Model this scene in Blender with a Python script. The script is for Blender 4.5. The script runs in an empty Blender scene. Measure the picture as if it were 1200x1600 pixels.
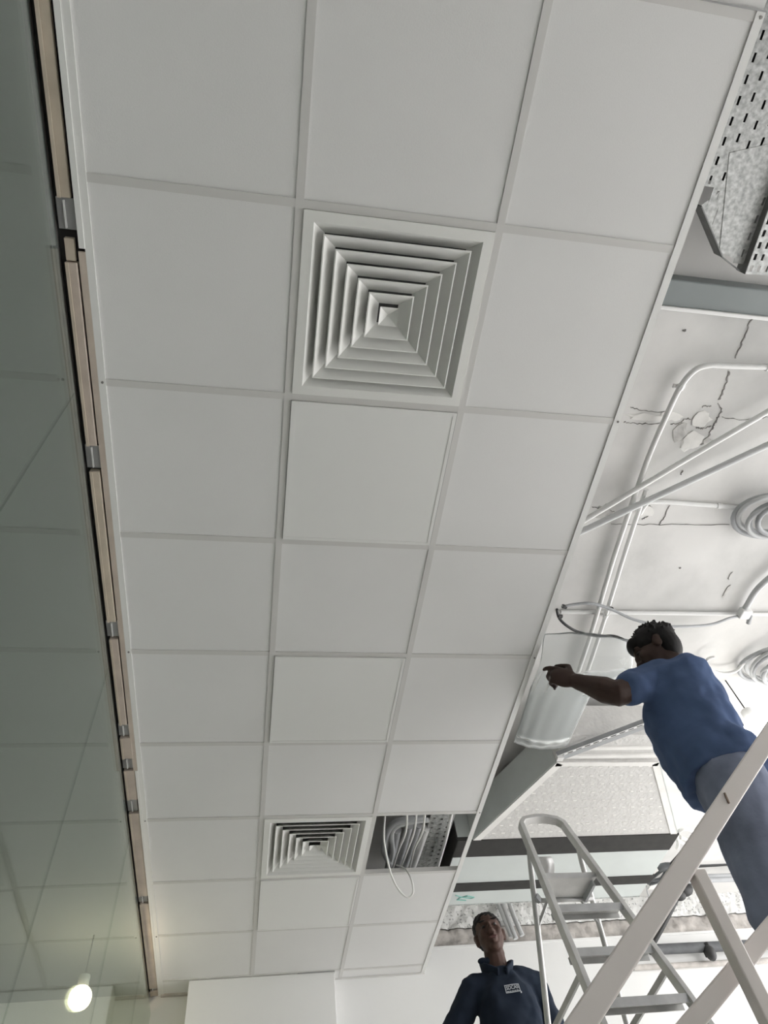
import bpy, bmesh, math, random
from mathutils import Vector, Matrix, Euler, noise
from mathutils.bvhtree import BVHTree
random.seed(7)
V = Vector
sc = bpy.context.scene
col = sc.collection
Z0 = 3.5                       # everything below is written relative to the ceiling grid; the lower floor is z = 0

# ------------------------------------------------------------------ camera
FPX = 1068.0
CAM = V((0.5556, 0.2384, -2.1328))
CROT = Euler((2.5471, 0.1115, -0.1340), 'XYZ')
cd = bpy.data.cameras.new('camera')
cd.sensor_fit = 'VERTICAL'; cd.sensor_height = 32.0; cd.lens = 32.0 * FPX / 1600.0
cd.clip_start = 0.02
cam = bpy.data.objects.new('camera', cd); col.objects.link(cam)
cam.location = CAM + V((0, 0, Z0)); cam.rotation_euler = CROT
sc.camera = cam
RM = CROT.to_matrix()

# ------------------------------------------------------------------ world, exposure
w = bpy.data.worlds.new('daylight'); sc.world = w; w.use_nodes = True
bg = w.node_tree.nodes['Background']
bg.inputs[0].default_value = (1.0, 0.99, 0.99, 1); bg.inputs[1].default_value = 4.0
sc.view_settings.view_transform = 'Standard'; sc.view_settings.look = 'None'
sc.view_settings.gamma = 1.0; sc.view_settings.use_curve_mapping = False
sc.view_settings.exposure = 0.25

# ------------------------------------------------------------------ helpers
def ray(x, y): return RM @ V(((x - 600) / FPX, -(y - 800) / FPX, -1.0))
def at(x, y, zc): return CAM + ray(x, y) * zc
def onz(x, y, z):
    r = ray(x, y); return CAM + r * ((z - CAM.z) / r.z)
def ony(x, y, Y):
    r = ray(x, y); return CAM + r * ((Y - CAM.y) / r.y)

def mat(name, c, rough=0.6, metal=0.0, var=0.0, scale=8.0, bump=0.0, bscale=40.0, c2=None, detail=4.0, thr=None, spec=0.5):
    m = bpy.data.materials.new(name); m.use_nodes = True
    nt = m.node_tree; b = nt.nodes['Principled BSDF']
    b.inputs['Roughness'].default_value = rough; b.inputs['Metallic'].default_value = metal
    b.inputs['Specular IOR Level'].default_value = spec
    if var > 0 or c2:
        tc = nt.nodes.new('ShaderNodeTexCoord')
        n = nt.nodes.new('ShaderNodeTexNoise'); n.inputs['Scale'].default_value = scale; n.inputs['Detail'].default_value = detail
        nt.links.new(tc.outputs['Object'], n.inputs['Vector'])
        r = nt.nodes.new('ShaderNodeValToRGB')
        a = c2 if c2 else tuple(max(0, k * (1 - var)) for k in c)
        z = c if c2 else tuple(min(1, k * (1 + var)) for k in c)
        lo, hi = thr if thr else (0.3, 0.7)
        r.color_ramp.elements[0].position = lo; r.color_ramp.elements[1].position = hi
        r.color_ramp.elements[0].color = (*a, 1); r.color_ramp.elements[1].color = (*z, 1)
        nt.links.new(n.outputs['Fac'], r.inputs['Fac']); nt.links.new(r.outputs['Color'], b.inputs['Base Color'])
    else:
        b.inputs['Base Color'].default_value = (*c, 1)
    if bump > 0:
        tc2 = nt.nodes.new('ShaderNodeTexCoord')
        n2 = nt.nodes.new('ShaderNodeTexNoise'); n2.inputs['Scale'].default_value = bscale; n2.inputs['Detail'].default_value = 5
        nt.links.new(tc2.outputs['Object'], n2.inputs['Vector'])
        bp = nt.nodes.new('ShaderNodeBump'); bp.inputs['Strength'].default_value = bump; bp.inputs['Distance'].default_value = 0.01
        nt.links.new(n2.outputs['Fac'], bp.inputs['Height']); nt.links.new(bp.outputs['Normal'], b.inputs['Normal'])
    return m

def emit_mat(name, c, s):
    m = bpy.data.materials.new(name); m.use_nodes = True
    nt = m.node_tree; nt.nodes.remove(nt.nodes['Principled BSDF'])
    e = nt.nodes.new('ShaderNodeEmission'); e.inputs[0].default_value = (*c, 1); e.inputs[1].default_value = s
    nt.links.new(e.outputs[0], nt.nodes['Material Output'].inputs[0]); return m

M = {
 'tile': mat('ceiling tile white', (0.78, 0.775, 0.765), 0.85, var=0.012, scale=3, bump=0.05, bscale=250),
 'grid': mat('grid white enamel', (0.66, 0.65, 0.63), 0.6),
 'edge': mat('edge trim white enamel', (0.80, 0.80, 0.78), 0.45),
 'panel': mat('panel white', (0.81, 0.81, 0.79), 0.6),
 'diff': mat('diffuser white enamel', (0.82, 0.82, 0.79), 0.45),
 'neckgrey': mat('grey duct lining', (0.10, 0.10, 0.10), 0.9),
 'black': mat('black void', (0.012, 0.012, 0.012), 0.9),
 'slab': mat('painted concrete', (0.72, 0.71, 0.69), 0.8, c2=(0.50, 0.50, 0.485), scale=2.2, thr=(0.25, 0.6), bump=0.25, bscale=9, detail=7),
 'crack': mat('crack dirt', (0.24, 0.23, 0.22), 0.95, var=0.5, scale=30),
 'flake': mat('paint flake', (0.78, 0.77, 0.74), 0.8, var=0.06, scale=20),
 'flakeold': mat('bared patch', (0.52, 0.51, 0.49), 0.9, var=0.25, scale=25),
 'wall': mat('white plaster', (0.80, 0.80, 0.785), 0.75, var=0.012, scale=2, bump=0.05, bscale=30),
 'hack': mat('hacked plaster', (0.80, 0.80, 0.78), 0.9, c2=(0.40, 0.40, 0.39), scale=48, thr=(0.37, 0.42), bump=0.8, bscale=40, detail=6),
 'cement': mat('bare cement', (0.50, 0.47, 0.44), 0.9, var=0.25, scale=14, bump=0.5, bscale=40),
 'floor': mat('floor screed', (0.70, 0.69, 0.67), 0.5, var=0.06, scale=3),
 'wood': mat('raw wood batten', (0.58, 0.51, 0.41), 0.7, var=0.10, scale=9),
 'wood2': mat('pinkish wood batten', (0.55, 0.475, 0.405), 0.7, var=0.10, scale=9),
 'clip': mat('grey aluminium clip', (0.36, 0.36, 0.36), 0.45, 0.5),
 'silver': mat('aluminium edge', (0.80, 0.80, 0.80), 0.3, 0.3),
 'galv': mat('galvanised steel', (0.46, 0.47, 0.46), 0.5, 0.35, var=0.34, scale=60, detail=8),
 'galvd': mat('dark galvanised steel', (0.20, 0.205, 0.20), 0.5, 0.35, var=0.2, scale=28),
 'trunk': mat('grey trunking', (0.22, 0.245, 0.245), 0.5, var=0.05, scale=4),
 'pvc': mat('white painted conduit', (0.82, 0.82, 0.805), 0.45, var=0.03, scale=12),
 'pvcg': mat('grey conduit', (0.58, 0.59, 0.59), 0.5, var=0.06, scale=12),
 'cableb': mat('black cable', (0.025, 0.025, 0.025), 0.5),
 'cableg': mat('grey cable', (0.40, 0.41, 0.42), 0.5, var=0.1, scale=10),
 'hose': mat('dark grey hose', (0.10, 0.105, 0.11), 0.6, var=0.2, scale=14),
 'cablew': mat('white cable', (0.80, 0.80, 0.77), 0.45),
 'duct': mat('foil faced duct', (0.66, 0.65, 0.63), 0.6, var=0.05, scale=16, bump=0.5, bscale=45),
 'ductside': mat('duct side board', (0.60, 0.635, 0.62), 0.6, var=0.05, scale=6),
 'tape': mat('white tape', (0.86, 0.85, 0.82), 0.5, var=0.05, scale=10),
 'fcu': mat('pale green grey sheet steel', (0.62, 0.66, 0.645), 0.45, var=0.03, scale=5),
 'foam': mat('black foam strip', (0.03, 0.029, 0.027), 0.8, var=0.2, scale=15),
 'alu': mat('ladder aluminium', (0.60, 0.595, 0.58), 0.42, 0.35, var=0.10, scale=14),
 'alud': mat('worn aluminium tread', (0.50, 0.50, 0.49), 0.5, 0.35, var=0.12, scale=14),
 'rubber': mat('rubber', (0.03, 0.03, 0.03), 0.8),
 'rail': mat('white painted steel tube', (0.82, 0.765, 0.735), 0.32, var=0.03, scale=6),
 'scratch': mat('scratch', (0.30, 0.22, 0.17), 0.8),
 'shirt_b': mat('blue cotton', (0.078, 0.118, 0.225), 0.9, var=0.12, scale=9, bump=0.2, bscale=25, spec=0.2),
 'shirt_n': mat('navy cotton', (0.017, 0.025, 0.041), 0.9, var=0.15, scale=9, bump=0.2, bscale=25, spec=0.2),
 'jean': mat('grey blue denim', (0.205, 0.23, 0.31), 0.9, var=0.22, scale=7, bump=0.3, bscale=22, spec=0.2),
 'dtrous': mat('dark trousers', (0.03, 0.03, 0.035), 0.9),
 'skin_a': mat('brown skin', (0.048, 0.027, 0.021), 0.6, var=0.1, scale=20, spec=0.3),
 'skin_b': mat('warm brown skin', (0.078, 0.043, 0.033), 0.6, var=0.1, scale=20, spec=0.3),
 'lip': mat('lips', (0.10, 0.040, 0.035), 0.5),
 'hair': mat('black hair', (0.008, 0.007, 0.007), 0.7, spec=0.3),
 'eye': mat('eye white', (0.09, 0.07, 0.065), 0.3),
 'logo': mat('white embroidery', (0.55, 0.58, 0.62), 0.8),
 'shoe': mat('dark leather', (0.04, 0.03, 0.025), 0.6),
 'plank': mat('scaffold plank', (0.36, 0.27, 0.17), 0.8, var=0.15, scale=6),
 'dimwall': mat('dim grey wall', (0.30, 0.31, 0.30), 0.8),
 'green': mat('green marker ink', (0.25, 0.52, 0.46), 0.7),
}
def glass_mat():
    m = bpy.data.materials.new('greenish glass'); m.use_nodes = True
    nt = m.node_tree; nt.nodes.remove(nt.nodes['Principled BSDF'])
    f = nt.nodes.new('ShaderNodeFresnel')
    ge = nt.nodes.new('ShaderNodeNewGeometry'); mr = nt.nodes.new('ShaderNodeMapRange')      # same reflectance on both faces of the pane
    mr.inputs['To Min'].default_value = 1.55; mr.inputs['To Max'].default_value = 1 / 1.55
    nt.links.new(ge.outputs['Backfacing'], mr.inputs['Value']); nt.links.new(mr.outputs['Result'], f.inputs['IOR'])
    t = nt.nodes.new('ShaderNodeBsdfTransparent'); t.inputs[0].default_value = (0.86, 0.90, 0.875, 1)
    g = nt.nodes.new('ShaderNodeBsdfGlossy'); g.inputs[0].default_value = (0.88, 0.92, 0.89, 1); g.inputs['Roughness'].default_value = 0.025
    x = nt.nodes.new('ShaderNodeMixShader')
    nt.links.new(f.outputs[0], x.inputs[0]); nt.links.new(t.outputs[0], x.inputs[1]); nt.links.new(g.outputs[0], x.inputs[2])
    nt.links.new(x.outputs[0], nt.nodes['Material Output'].inputs[0]); return m
M['glass'] = glass_mat()
def film_mat():
    m = bpy.data.materials.new('clear plastic film'); m.use_nodes = True
    nt = m.node_tree; nt.nodes.remove(nt.nodes['Principled BSDF'])
    t = nt.nodes.new('ShaderNodeBsdfTransparent'); t.inputs[0].default_value = (0.97, 0.98, 0.98, 1)
    d = nt.nodes.new('ShaderNodeBsdfDiffuse'); d.inputs[0].default_value = (0.86, 0.88, 0.87, 1)
    tr = nt.nodes.new('ShaderNodeBsdfTranslucent'); tr.inputs[0].default_value = (0.86, 0.88, 0.87, 1)
    g = nt.nodes.new('ShaderNodeBsdfGlossy'); g.inputs[0].default_value = (0.9, 0.92, 0.92, 1); g.inputs['Roughness'].default_value = 0.3
    a = nt.nodes.new('ShaderNodeMixShader'); a.inputs[0].default_value = 0.5
    nt.links.new(d.outputs[0], a.inputs[1]); nt.links.new(tr.outputs[0], a.inputs[2])
    b = nt.nodes.new('ShaderNodeMixShader'); b.inputs[0].default_value = 0.17
    nt.links.new(t.outputs[0], b.inputs[1]); nt.links.new(a.outputs[0], b.inputs[2])
    c = nt.nodes.new('ShaderNodeMixShader')
    lw = nt.nodes.new('ShaderNodeFresnel'); lw.inputs['IOR'].default_value = 1.25
    nt.links.new(lw.outputs[0], c.inputs[0]); nt.links.new(b.outputs[0], c.inputs[1]); nt.links.new(g.outputs[0], c.inputs[2])
    nt.links.new(c.outputs[0], nt.nodes['Material Output'].inputs[0]); return m
M['film'] = film_mat()

def worldloc(o):
    p = V((0, 0, 0))
    while o is not None:
        p = p + o.location; o = o.parent
    return p

class MB:
    def __init__(s): s.v = []; s.f = []
    def add(s, vs, fs):
        n = len(s.v); s.v += [V(p) for p in vs]; s.f += [tuple(i + n for i in f) for f in fs]; return s
    def box(s, x0, x1, y0, y1, z0, z1):
        vs = [(x0,y0,z0),(x1,y0,z0),(x1,y1,z0),(x0,y1,z0),(x0,y0,z1),(x1,y0,z1),(x1,y1,z1),(x0,y1,z1)]
        return s.add(vs, [(0,3,2,1),(4,5,6,7),(0,1,5,4),(1,2,6,5),(2,3,7,6),(3,0,4,7)])
    def bar(s, a, b, w_, h_, up=(0, 0, 1)):        # rectangular bar from a to b; w_ across, h_ along up
        a, b = V(a), V(b); d = (b - a).normalized(); up = V(up)
        sx = d.cross(up)
        if sx.length < 1e-5: sx = d.cross(V((1, 0, 0)))
        sx.normalize(); uy = sx.cross(d).normalized()
        vs = []
        for p in (a, b):
            for i, j in ((-1,-1),(1,-1),(1,1),(-1,1)): vs.append(p + sx * (i * w_ / 2) + uy * (j * h_ / 2))
        return s.add(vs, [(0,1,2,3),(7,6,5,4),(0,4,5,1),(1,5,6,2),(2,6,7,3),(3,7,4,0)])
    def sweep(s, pts, prof, closed_prof=True, up=(0, 0, 1)):    # prof: list of (side, up) offsets or function(i) -> list
        pts = [V(p) for p in pts]; n = len(pts); rings = []
        t0 = (pts[1] - pts[0]).normalized(); u = V(up)
        if abs(t0.dot(u)) > 0.95: u = V((1, 0, 0))
        sx = t0.cross(u).normalized(); prev = t0
        for i, p in enumerate(pts):
            t = ((pts[min(i + 1, n - 1)] - pts[max(i - 1, 0)])).normalized()
            q = prev.rotation_difference(t); sx = (q @ sx); sx = (sx - t * sx.dot(t)).normalized(); prev = t
            uy = sx.cross(t).normalized()
            pr = prof(i) if callable(prof) else prof
            rings.append([p + sx * a + uy * b for a, b in pr])
        k = len(rings[0]); vs = [q for r in rings for q in r]; fs = []
        for i in range(n - 1):
            for j in range(k):
                j2 = (j + 1) % k
                fs.append((i * k + j, i * k + j2, (i + 1) * k + j2, (i + 1) * k + j))
        fs.append(tuple(range(k - 1, -1, -1))); fs.append(tuple((n - 1) * k + j for j in range(k)))
        return s.add(vs, fs)
    def tube(s, pts, r, n=8, up=(0, 0, 1)):
        if callable(r): return s.sweep(pts, lambda i: [(r(i) * math.cos(2*math.pi*k/n), r(i) * math.sin(2*math.pi*k/n)) for k in range(n)], up=up)
        return s.sweep(pts, [(r * math.cos(2*math.pi*k/n), r * math.sin(2*math.pi*k/n)) for k in range(n)], up=up)
    def ell(s, c, r, rot=None, nu=14, nv=9):
        c = V(c); R_ = rot if rot else Matrix.Identity(3); vs = []; fs = []
        vs.append(c + R_ @ V((0, 0, -r[2])))
        for i in range(1, nv):
            a = -math.pi / 2 + math.pi * i / nv
            for j in range(nu):
                b = 2 * math.pi * j / nu
                vs.append(c + R_ @ V((r[0]*math.cos(a)*math.cos(b), r[1]*math.cos(a)*math.sin(b), r[2]*math.sin(a))))
        vs.append(c + R_ @ V((0, 0, r[2]))); L = len(vs) - 1
        for j in range(nu): fs.append((0, 1 + (j + 1) % nu, 1 + j))
        for i in range(nv - 2):
            for j in range(nu):
                a = 1 + i * nu + j; b = 1 + i * nu + (j + 1) % nu
                fs.append((a, b, b + nu, a + nu))
        o = 1 + (nv - 2) * nu
        for j in range(nu): fs.append((o + j, o + (j + 1) % nu, L))
        return s.add(vs, fs)
    def limb(s, pts, rad, n=12):                   # tapered closed limb with rounded ends
        P = []; Rr = []
        for i in range(len(pts) - 1):
            for k in range(4):
                t = k / 4; P.append(V(pts[i]).lerp(V(pts[i + 1]), t)); Rr.append(rad[i] * (1 - t) + rad[i + 1] * t)
        P.append(V(pts[-1])); Rr.append(rad[-1])
        s.sweep(P, lambda i: [(Rr[i] * math.cos(2*math.pi*k/n), Rr[i] * math.sin(2*math.pi*k/n)) for k in range(n)])
        s.ell(pts[0], (rad[0],) * 3, nu=10, nv=6); s.ell(pts[-1], (rad[-1],) * 3, nu=10, nv=6); return s
    def loft(s, rings):                            # rings: (center, side vector * rx, depth vector * ry)
        k = 20; vs = []; fs = []
        for c, a, b in rings:
            for j in range(k):
                t = 2 * math.pi * j / k; ca, sb = math.cos(t), math.sin(t)
                e = 0.82
                ca = math.copysign(abs(ca) ** e, ca); sb = math.copysign(abs(sb) ** e, sb)
                vs.append(V(c) + a * ca + b * sb)
        n = len(rings)
        for i in range(n - 1):
            for j in range(k):
                j2 = (j + 1) % k; fs.append((i*k + j, i*k + j2, (i+1)*k + j2, (i+1)*k + j))
        fs.append(tuple(range(k - 1, -1, -1))); fs.append(tuple((n - 1) * k + j for j in range(k)))
        return s.add(vs, fs)
    def perf(s, o, u, v, nu, nv, cu, cv, hu, hv, stagger=True, skip=None):   # perforated sheet: cells with a rectangular hole each
        o, u, v = V(o), V(u).normalized(), V(v).normalized()
        for i in range(nu):
            for j in range(nv):
                a0 = i * cu; b0 = j * cv; c0 = a0 + (cu - hu) / 2; c1 = c0 + hu
                sh = (0.22 * cv if i % 2 else -0.22 * cv) if stagger else 0
                d0 = b0 + (cv - hv) / 2 + sh * 0.6; d1 = d0 + hv
                A = [(a0, b0), (a0 + cu, b0), (a0 + cu, b0 + cv), (a0, b0 + cv)]; B = [(c0, d0), (c1, d0), (c1, d1), (c0, d1)]
                if skip and skip(o + u * (a0 + cu / 2) + v * (b0 + cv / 2)): continue
                vs = [o + u * x + v * y for x, y in A + B]
                s.add(vs, [(0,1,5,4),(1,2,6,5),(2,3,7,6),(3,0,4,7)])
        return s
    def build(s, name, m, parent=None, smooth=False, bevel=0.0, solid=0.0, auto=None):
        off = worldloc(parent) if parent is not None else V((0, 0, 0))
        me = bpy.data.meshes.new(name)
        me.from_pydata([(p + V((0, 0, Z0)) - off)[:] for p in s.v], [], s.f); me.update()
        bm = bmesh.new(); bm.from_mesh(me); bmesh.ops.recalc_face_normals(bm, faces=bm.faces); bm.to_mesh(me); bm.free()
        if isinstance(m, str): m = M[m]
        me.materials.append(m)
        if smooth:
            me.polygons.foreach_set('use_smooth', [True] * len(me.polygons))
            if auto: me.set_sharp_from_angle(angle=math.radians(auto))
        o = bpy.data.objects.new(name, me); col.objects.link(o)
        if parent is not None: o.parent = parent
        if bevel > 0:
            b = o.modifiers.new('bevel', 'BEVEL'); b.width = bevel; b.segments = 2; b.limit_method = 'ANGLE'
        if solid > 0:
            q = o.modifiers.new('solid', 'SOLIDIFY'); q.thickness = solid; q.offset = 0
        return o

def tag(o, label, cat, group=None):
    o['label'] = label; o['category'] = cat
    if group: o['group'] = group
    return o
def empty(name, loc, label=None, cat=None, group=None):
    o = bpy.data.objects.new(name, None); col.objects.link(o); o.location = V(loc) + V((0, 0, Z0)); o.empty_display_size = 0.1
    if label: tag(o, label, cat, group)
    return o
def struct(o): o['kind'] = 'structure'; return o
def sempty(name, loc=(0, 0, 0)): return struct(empty(name, loc))
def spline(pts, n=6):
    pts = [V(p) for p in pts]; out = []
    for i in range(len(pts) - 1):
        p0 = pts[max(i - 1, 0)]; p1 = pts[i]; p2 = pts[i + 1]; p3 = pts[min(i + 2, len(pts) - 1)]
        for k in range(n):
            t = k / n
            out.append(0.5 * ((2*p1) + (p2 - p0)*t + (2*p0 - 5*p1 + 4*p2 - p3)*t*t + (3*p1 - p0 - 3*p2 + p3)*t*t*t))
    out.append(pts[-1]); return out

# ------------------------------------------------------------------ room shell
LAND = -2.12; LOW = -3.5; SLAB = 0.45; YW = 5.52; XG = -0.0475; XR = 5.6; GT = -0.092
fl = MB(); fl.box(-1.8, XR, -2.6, 1.55, LOW - 0.1, LOW); struct(fl.build('floor', 'floor'))
fl = MB(); fl.box(-1.8, XR, 1.55, 5.75, LAND - 0.2, LAND); struct(fl.build('floor_landing', 'floor'))
mb = MB(); mb.box(-1.8, XR, 1.55, 1.67, LOW, LAND - 0.2); struct(mb.build('wall_stair', 'wall'))
slab = struct(MB().box(-1.8, XR, -2.6, 5.75, SLAB, SLAB + 0.2).build('ceiling_slab', 'slab'))
wf = sempty('wall_far', (2.5, YW, LAND))
MB().box(1.15, XR, YW, YW + 0.2, LAND, 0.16).build('plaster_face', 'wall', wf)
MB().box(-1.8, 1.15, 5.62, YW + 0.2, LAND, SLAB).build('corner_face', 'wall', wf)
MB().box(0.19, 1.15, 5.405, 5.63, LAND, -0.004).build('pilaster', 'wall', wf, bevel=0.004)
MB().box(1.15, XR, 5.60, YW + 0.2, 0.16, SLAB).build('backing', 'cement', wf)
def rough_strip(name, x0, x1, z0, z1, y, amp, m, nx, nz, parent):
    g = MB(); vs = []; fs = []
    for j in range(nz + 1):
        for i in range(nx + 1):
            x = x0 + (x1 - x0) * i / nx; z = z0 + (z1 - z0) * j / nz
            d = noise.noise(V((x * 14, 3.1, z * 14))) * amp + noise.noise(V((x * 45, 9, z * 45))) * amp * 0.5
            zz = z + (noise.noise(V((x * 6, 1, j))) * 0.012 if 0 < j < nz else 0)
            vs.append((x, y + d, zz))
    for j in range(nz):
        for i in range(nx): a = j * (nx + 1) + i; fs.append((a, a + 1, a + nx + 2, a + nx + 1))
    return g.add(vs, fs).build(name, m, parent, smooth=True)
rough_strip('cement_band', 1.15, XR, 0.16, 0.285, 5.545, 0.02, 'cement', 240, 8, wf)
rough_strip('hacked_plaster', 1.15, XR, 0.285, SLAB, 5.53, 0.018, 'hack', 300, 14, wf)
MB().box(1.2, XR, YW - 0.004, 5.6, 0.145, 0.165).build('plaster_top_edge', 'wall', wf, bevel=0.003)

struct(MB().box(-1.8, XR, -2.75, -2.6, LOW, SLAB + .2).build('wall_back_blocker', 'wall'))  # unseen wall added to hold back daylight from behind the camera
struct(MB().box(XR, XR + .15, -2.75, -0.2, LOW, SLAB + .2).build('wall_right_blocker', 'wall'))       # unseen, added to steer daylight; the side beyond it is left open
# room behind the glass
wb = sempty('wall_left', (-1.0, 2, LOW))
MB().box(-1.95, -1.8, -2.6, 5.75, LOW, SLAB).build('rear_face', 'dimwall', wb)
MB().box(-1.8, -0.10, -2.6, -2.5, LOW, SLAB).build('end_blocker', 'dimwall', wb)  # unseen face added to keep daylight out of the side room
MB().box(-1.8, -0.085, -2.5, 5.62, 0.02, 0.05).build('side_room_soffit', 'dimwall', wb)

# glass partition
gp = sempty('wall_glass', (XG, 2, LOW))
for k in range(-2, 5):
    y0 = 1.2 * k + 0.0015; y1 = min(1.2 * (k + 1) - 0.0015, 5.61)
    MB().box(XG - 0.006, XG, y0, y1, LOW + 0.01, GT).build('glass_panel', 'glass', gp)

# head channel with battens and clips
tr = sempty('trim_1', (-0.04, 2, 0))
MB().box(-0.10, -0.001, -2.5, 5.6, 0.022, 0.03).build('channel_void_back', 'foam', tr)  # black backing stands in for the dark void above the battens
MB().box(-0.085, -0.076, -2.5, 5.6, -0.05, 0.03).build('channel_side', 'clip', tr)
clips = [(0.66, 0.755), (1.435, 1.535), (2.235, 2.33), (2.86, 2.95), (3.10, 3.19), (3.42, 3.535), (4.33, 4.415), (5.49, 5.53)]
yy = -2.4
for i, (a, b) in enumerate(clips + [(5.6, 5.6)]):
    x0, x1 = (-0.060, -0.026) if i < 4 else (-0.064, -0.014)
    if a - yy > 0.02:
        if i == 1:                                   # a short paler offcut, then the long batten
            MB().box(-0.057, -0.030, yy + 0.012, yy + 0.075, 0.002, 0.02).build('batten', 'wood', tr, bevel=0.002)
            yy += 0.078
        MB().box(x0, x1, yy, a, -0.004 if i else 0.0, 0.02).build('batten', 'wood' if i in (0, 2) else 'wood2', tr, bevel=0.003)
        MB().box(x0 + 0.001, x0 + 0.010, yy, a, -0.007, -0.003).build('batten_lip', 'wood', tr)
    if b > a:
        c = MB().box(-0.066, -0.020, a, b - 0.012, 0.004, 0.012).build('metal_clip', 'clip', tr)
        MB().box(-0.047, -0.043, a + 0.006, b - 0.016, -0.004, 0.004).build('clip_edge', 'silver', c)
    yy = b
MB().box(-0.016, 0.0, -2.4, 0.79, -0.006, 0.004).build('edge_strip', 'edge', tr)
MB().box(-0.020, 0.0, 0.80, 3.19, -0.003, 0.004).build('edge_strip', 'wood2', tr)
MB().box(-0.012, 0.0, 3.19, 5.6, -0.006, 0.004).build('edge_strip', 'edge', tr)

# ------------------------------------------------------------------ suspended ceiling
XE = 1.797
ce = sempty('ceiling', (0.9, 2.5, 0))
xs = [0.003, 0.6, 1.2, XE - 0.003]
panels = {(1, 2), (1, 4), (1, 7)}; diffs = {(1, 1), (1, 6)}; opened = {(2, 6)}
def tile(x0, x1, y0, y1):
    MB().box(x0 + 0.004, x1 - 0.004, y0 + 0.004, y1 - 0.004, 0.001 + random.uniform(0, .0006), 0.014).build('ceiling_tile', 'tile', ce)
for c in range(3):
    for r in range(-4, 9):
        if (c, r) in diffs or (c, r) in opened or (c, r) in panels: continue
        tile(xs[c], xs[c + 1], r * 0.6, r * 0.6 + 0.6)
    if c == 2:
        tile(xs[c] - 0.05, xs[c + 1], 5.4, YW + 0.02)
MB().box(0.003, 0.19, 5.404, 5.585, 0.001, 0.014).build('ceiling_tile', 'tile', ce)
for r in range(-4, 0): tile(XE + 0.012, XE + 0.6, r * 0.6 - 0.012, r * 0.6 + 0.576)
T = 0.012
for x in (0.6, 1.2):                                       # main runners
    y1 = 5.41 if x < 1 else YW
    MB().box(x - T, x + T, -2.4, y1, -0.002, 0.001).box(x - 0.001, x + 0.001, -2.4, y1, 0.001, 0.035).build('main_runner', 'grid', ce)
for r in range(-3, 10):
    for c in range(3):
        a = xs[c] + (T if c else 0); b = xs[c + 1] - (T if c < 2 else 0); y = r * 0.6
        MB().box(a, b, y - T, y + T, -0.0016, 0.001).box(a, b, y - 0.001, y + 0.001, 0.001, 0.03).build('cross_tee', 'grid', ce)
MB().box(0.0, 0.022, -2.4, 5.59, -0.003, 0.001).box(0.0, 0.0015, -2.4, 5.59, 0.001, 0.03).build('edge_angle', 'edge', ce)
MB().box(XE - 0.026, XE, -0.012, YW, -0.004, 0.0).box(XE - 0.0015, XE, -0.012, YW, 0.0, 0.04).build('edge_angle', 'edge', ce)
MB().box(-0.0, XE, -0.016, -0.012, -0.006, 0.001).build('shadow_strip', 'clip', ce)  # solid grey strip drawn in place of the shade along this edge
for (x, y) in ((0.012, 1.2), (0.012, 2.4), (0.012, 3.6), (0.012, 4.8), (XE - 0.01, 0.0), (XE - 0.01, 1.2), (XE - 0.01, 2.4), (XE - 0.01, 3.6)):
    MB().tube([(x, y, -0.001), (x, y, -0.0062)], 0.0042, 8).build('rivet', 'crack', ce)
MB().bar((0.19, 5.60, -0.004), (0.003, 5.60, -0.004), 0.03, 0.012).build('ragged_edge', 'cement', ce)
MB().box(0.90, 1.15, 5.398, 5.404, -0.006, 0.0).build('shadow_line', 'clip', ce)
MB().box(1.15, XE, YW - 0.006, YW, -0.010, 0.0).build('edge_angle', 'grid', ce)
# framed panels
pl = ["white framed flush ceiling panel next to the large air diffuser", "white framed flush ceiling panel in the middle of the ceiling",
      "white framed flush ceiling panel between the far air diffuser and the far wall"]
for (c, r), lab in zip(sorted(panels), pl):
    x0, x1, y0, y1 = xs[c] + 0.0135, xs[c + 1] - 0.0135, r * 0.6 + 0.0135, r * 0.6 + 0.5865
    e = empty('ceiling_panel', ((x0 + x1) / 2, (y0 + y1) / 2, 0), lab, 'ceiling panel', 'framed ceiling panels')
    MB().box(x0 + 0.012, x1 - 0.012, y0 + 0.012, y1 - 0.012, -0.0055, 0.012).build('panel_face', 'panel', e)
    f = MB()
    for q in ((x0, x1, y0, y0 + 0.012), (x0, x1, y1 - 0.012, y1), (x0, x0 + 0.012, y0 + 0.012, y1 - 0.012), (x1 - 0.012, x1, y0 + 0.012, y1 - 0.012)): f.box(*q, -0.007, 0.012)
    f.build('panel_frame', 'edge', e)
    g = MB()                                                # dark gap around the panel
    for q in ((x0 - 0.003, x0 - 0.0005, y0, y1), (x1 + 0.0005, x1 + 0.003, y0, y1), (x0, x1, y1 + 0.0005, y1 + 0.003)): g.box(*q, -0.0026, 0.0)
    g.build('gap', 'clip', e)
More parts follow.
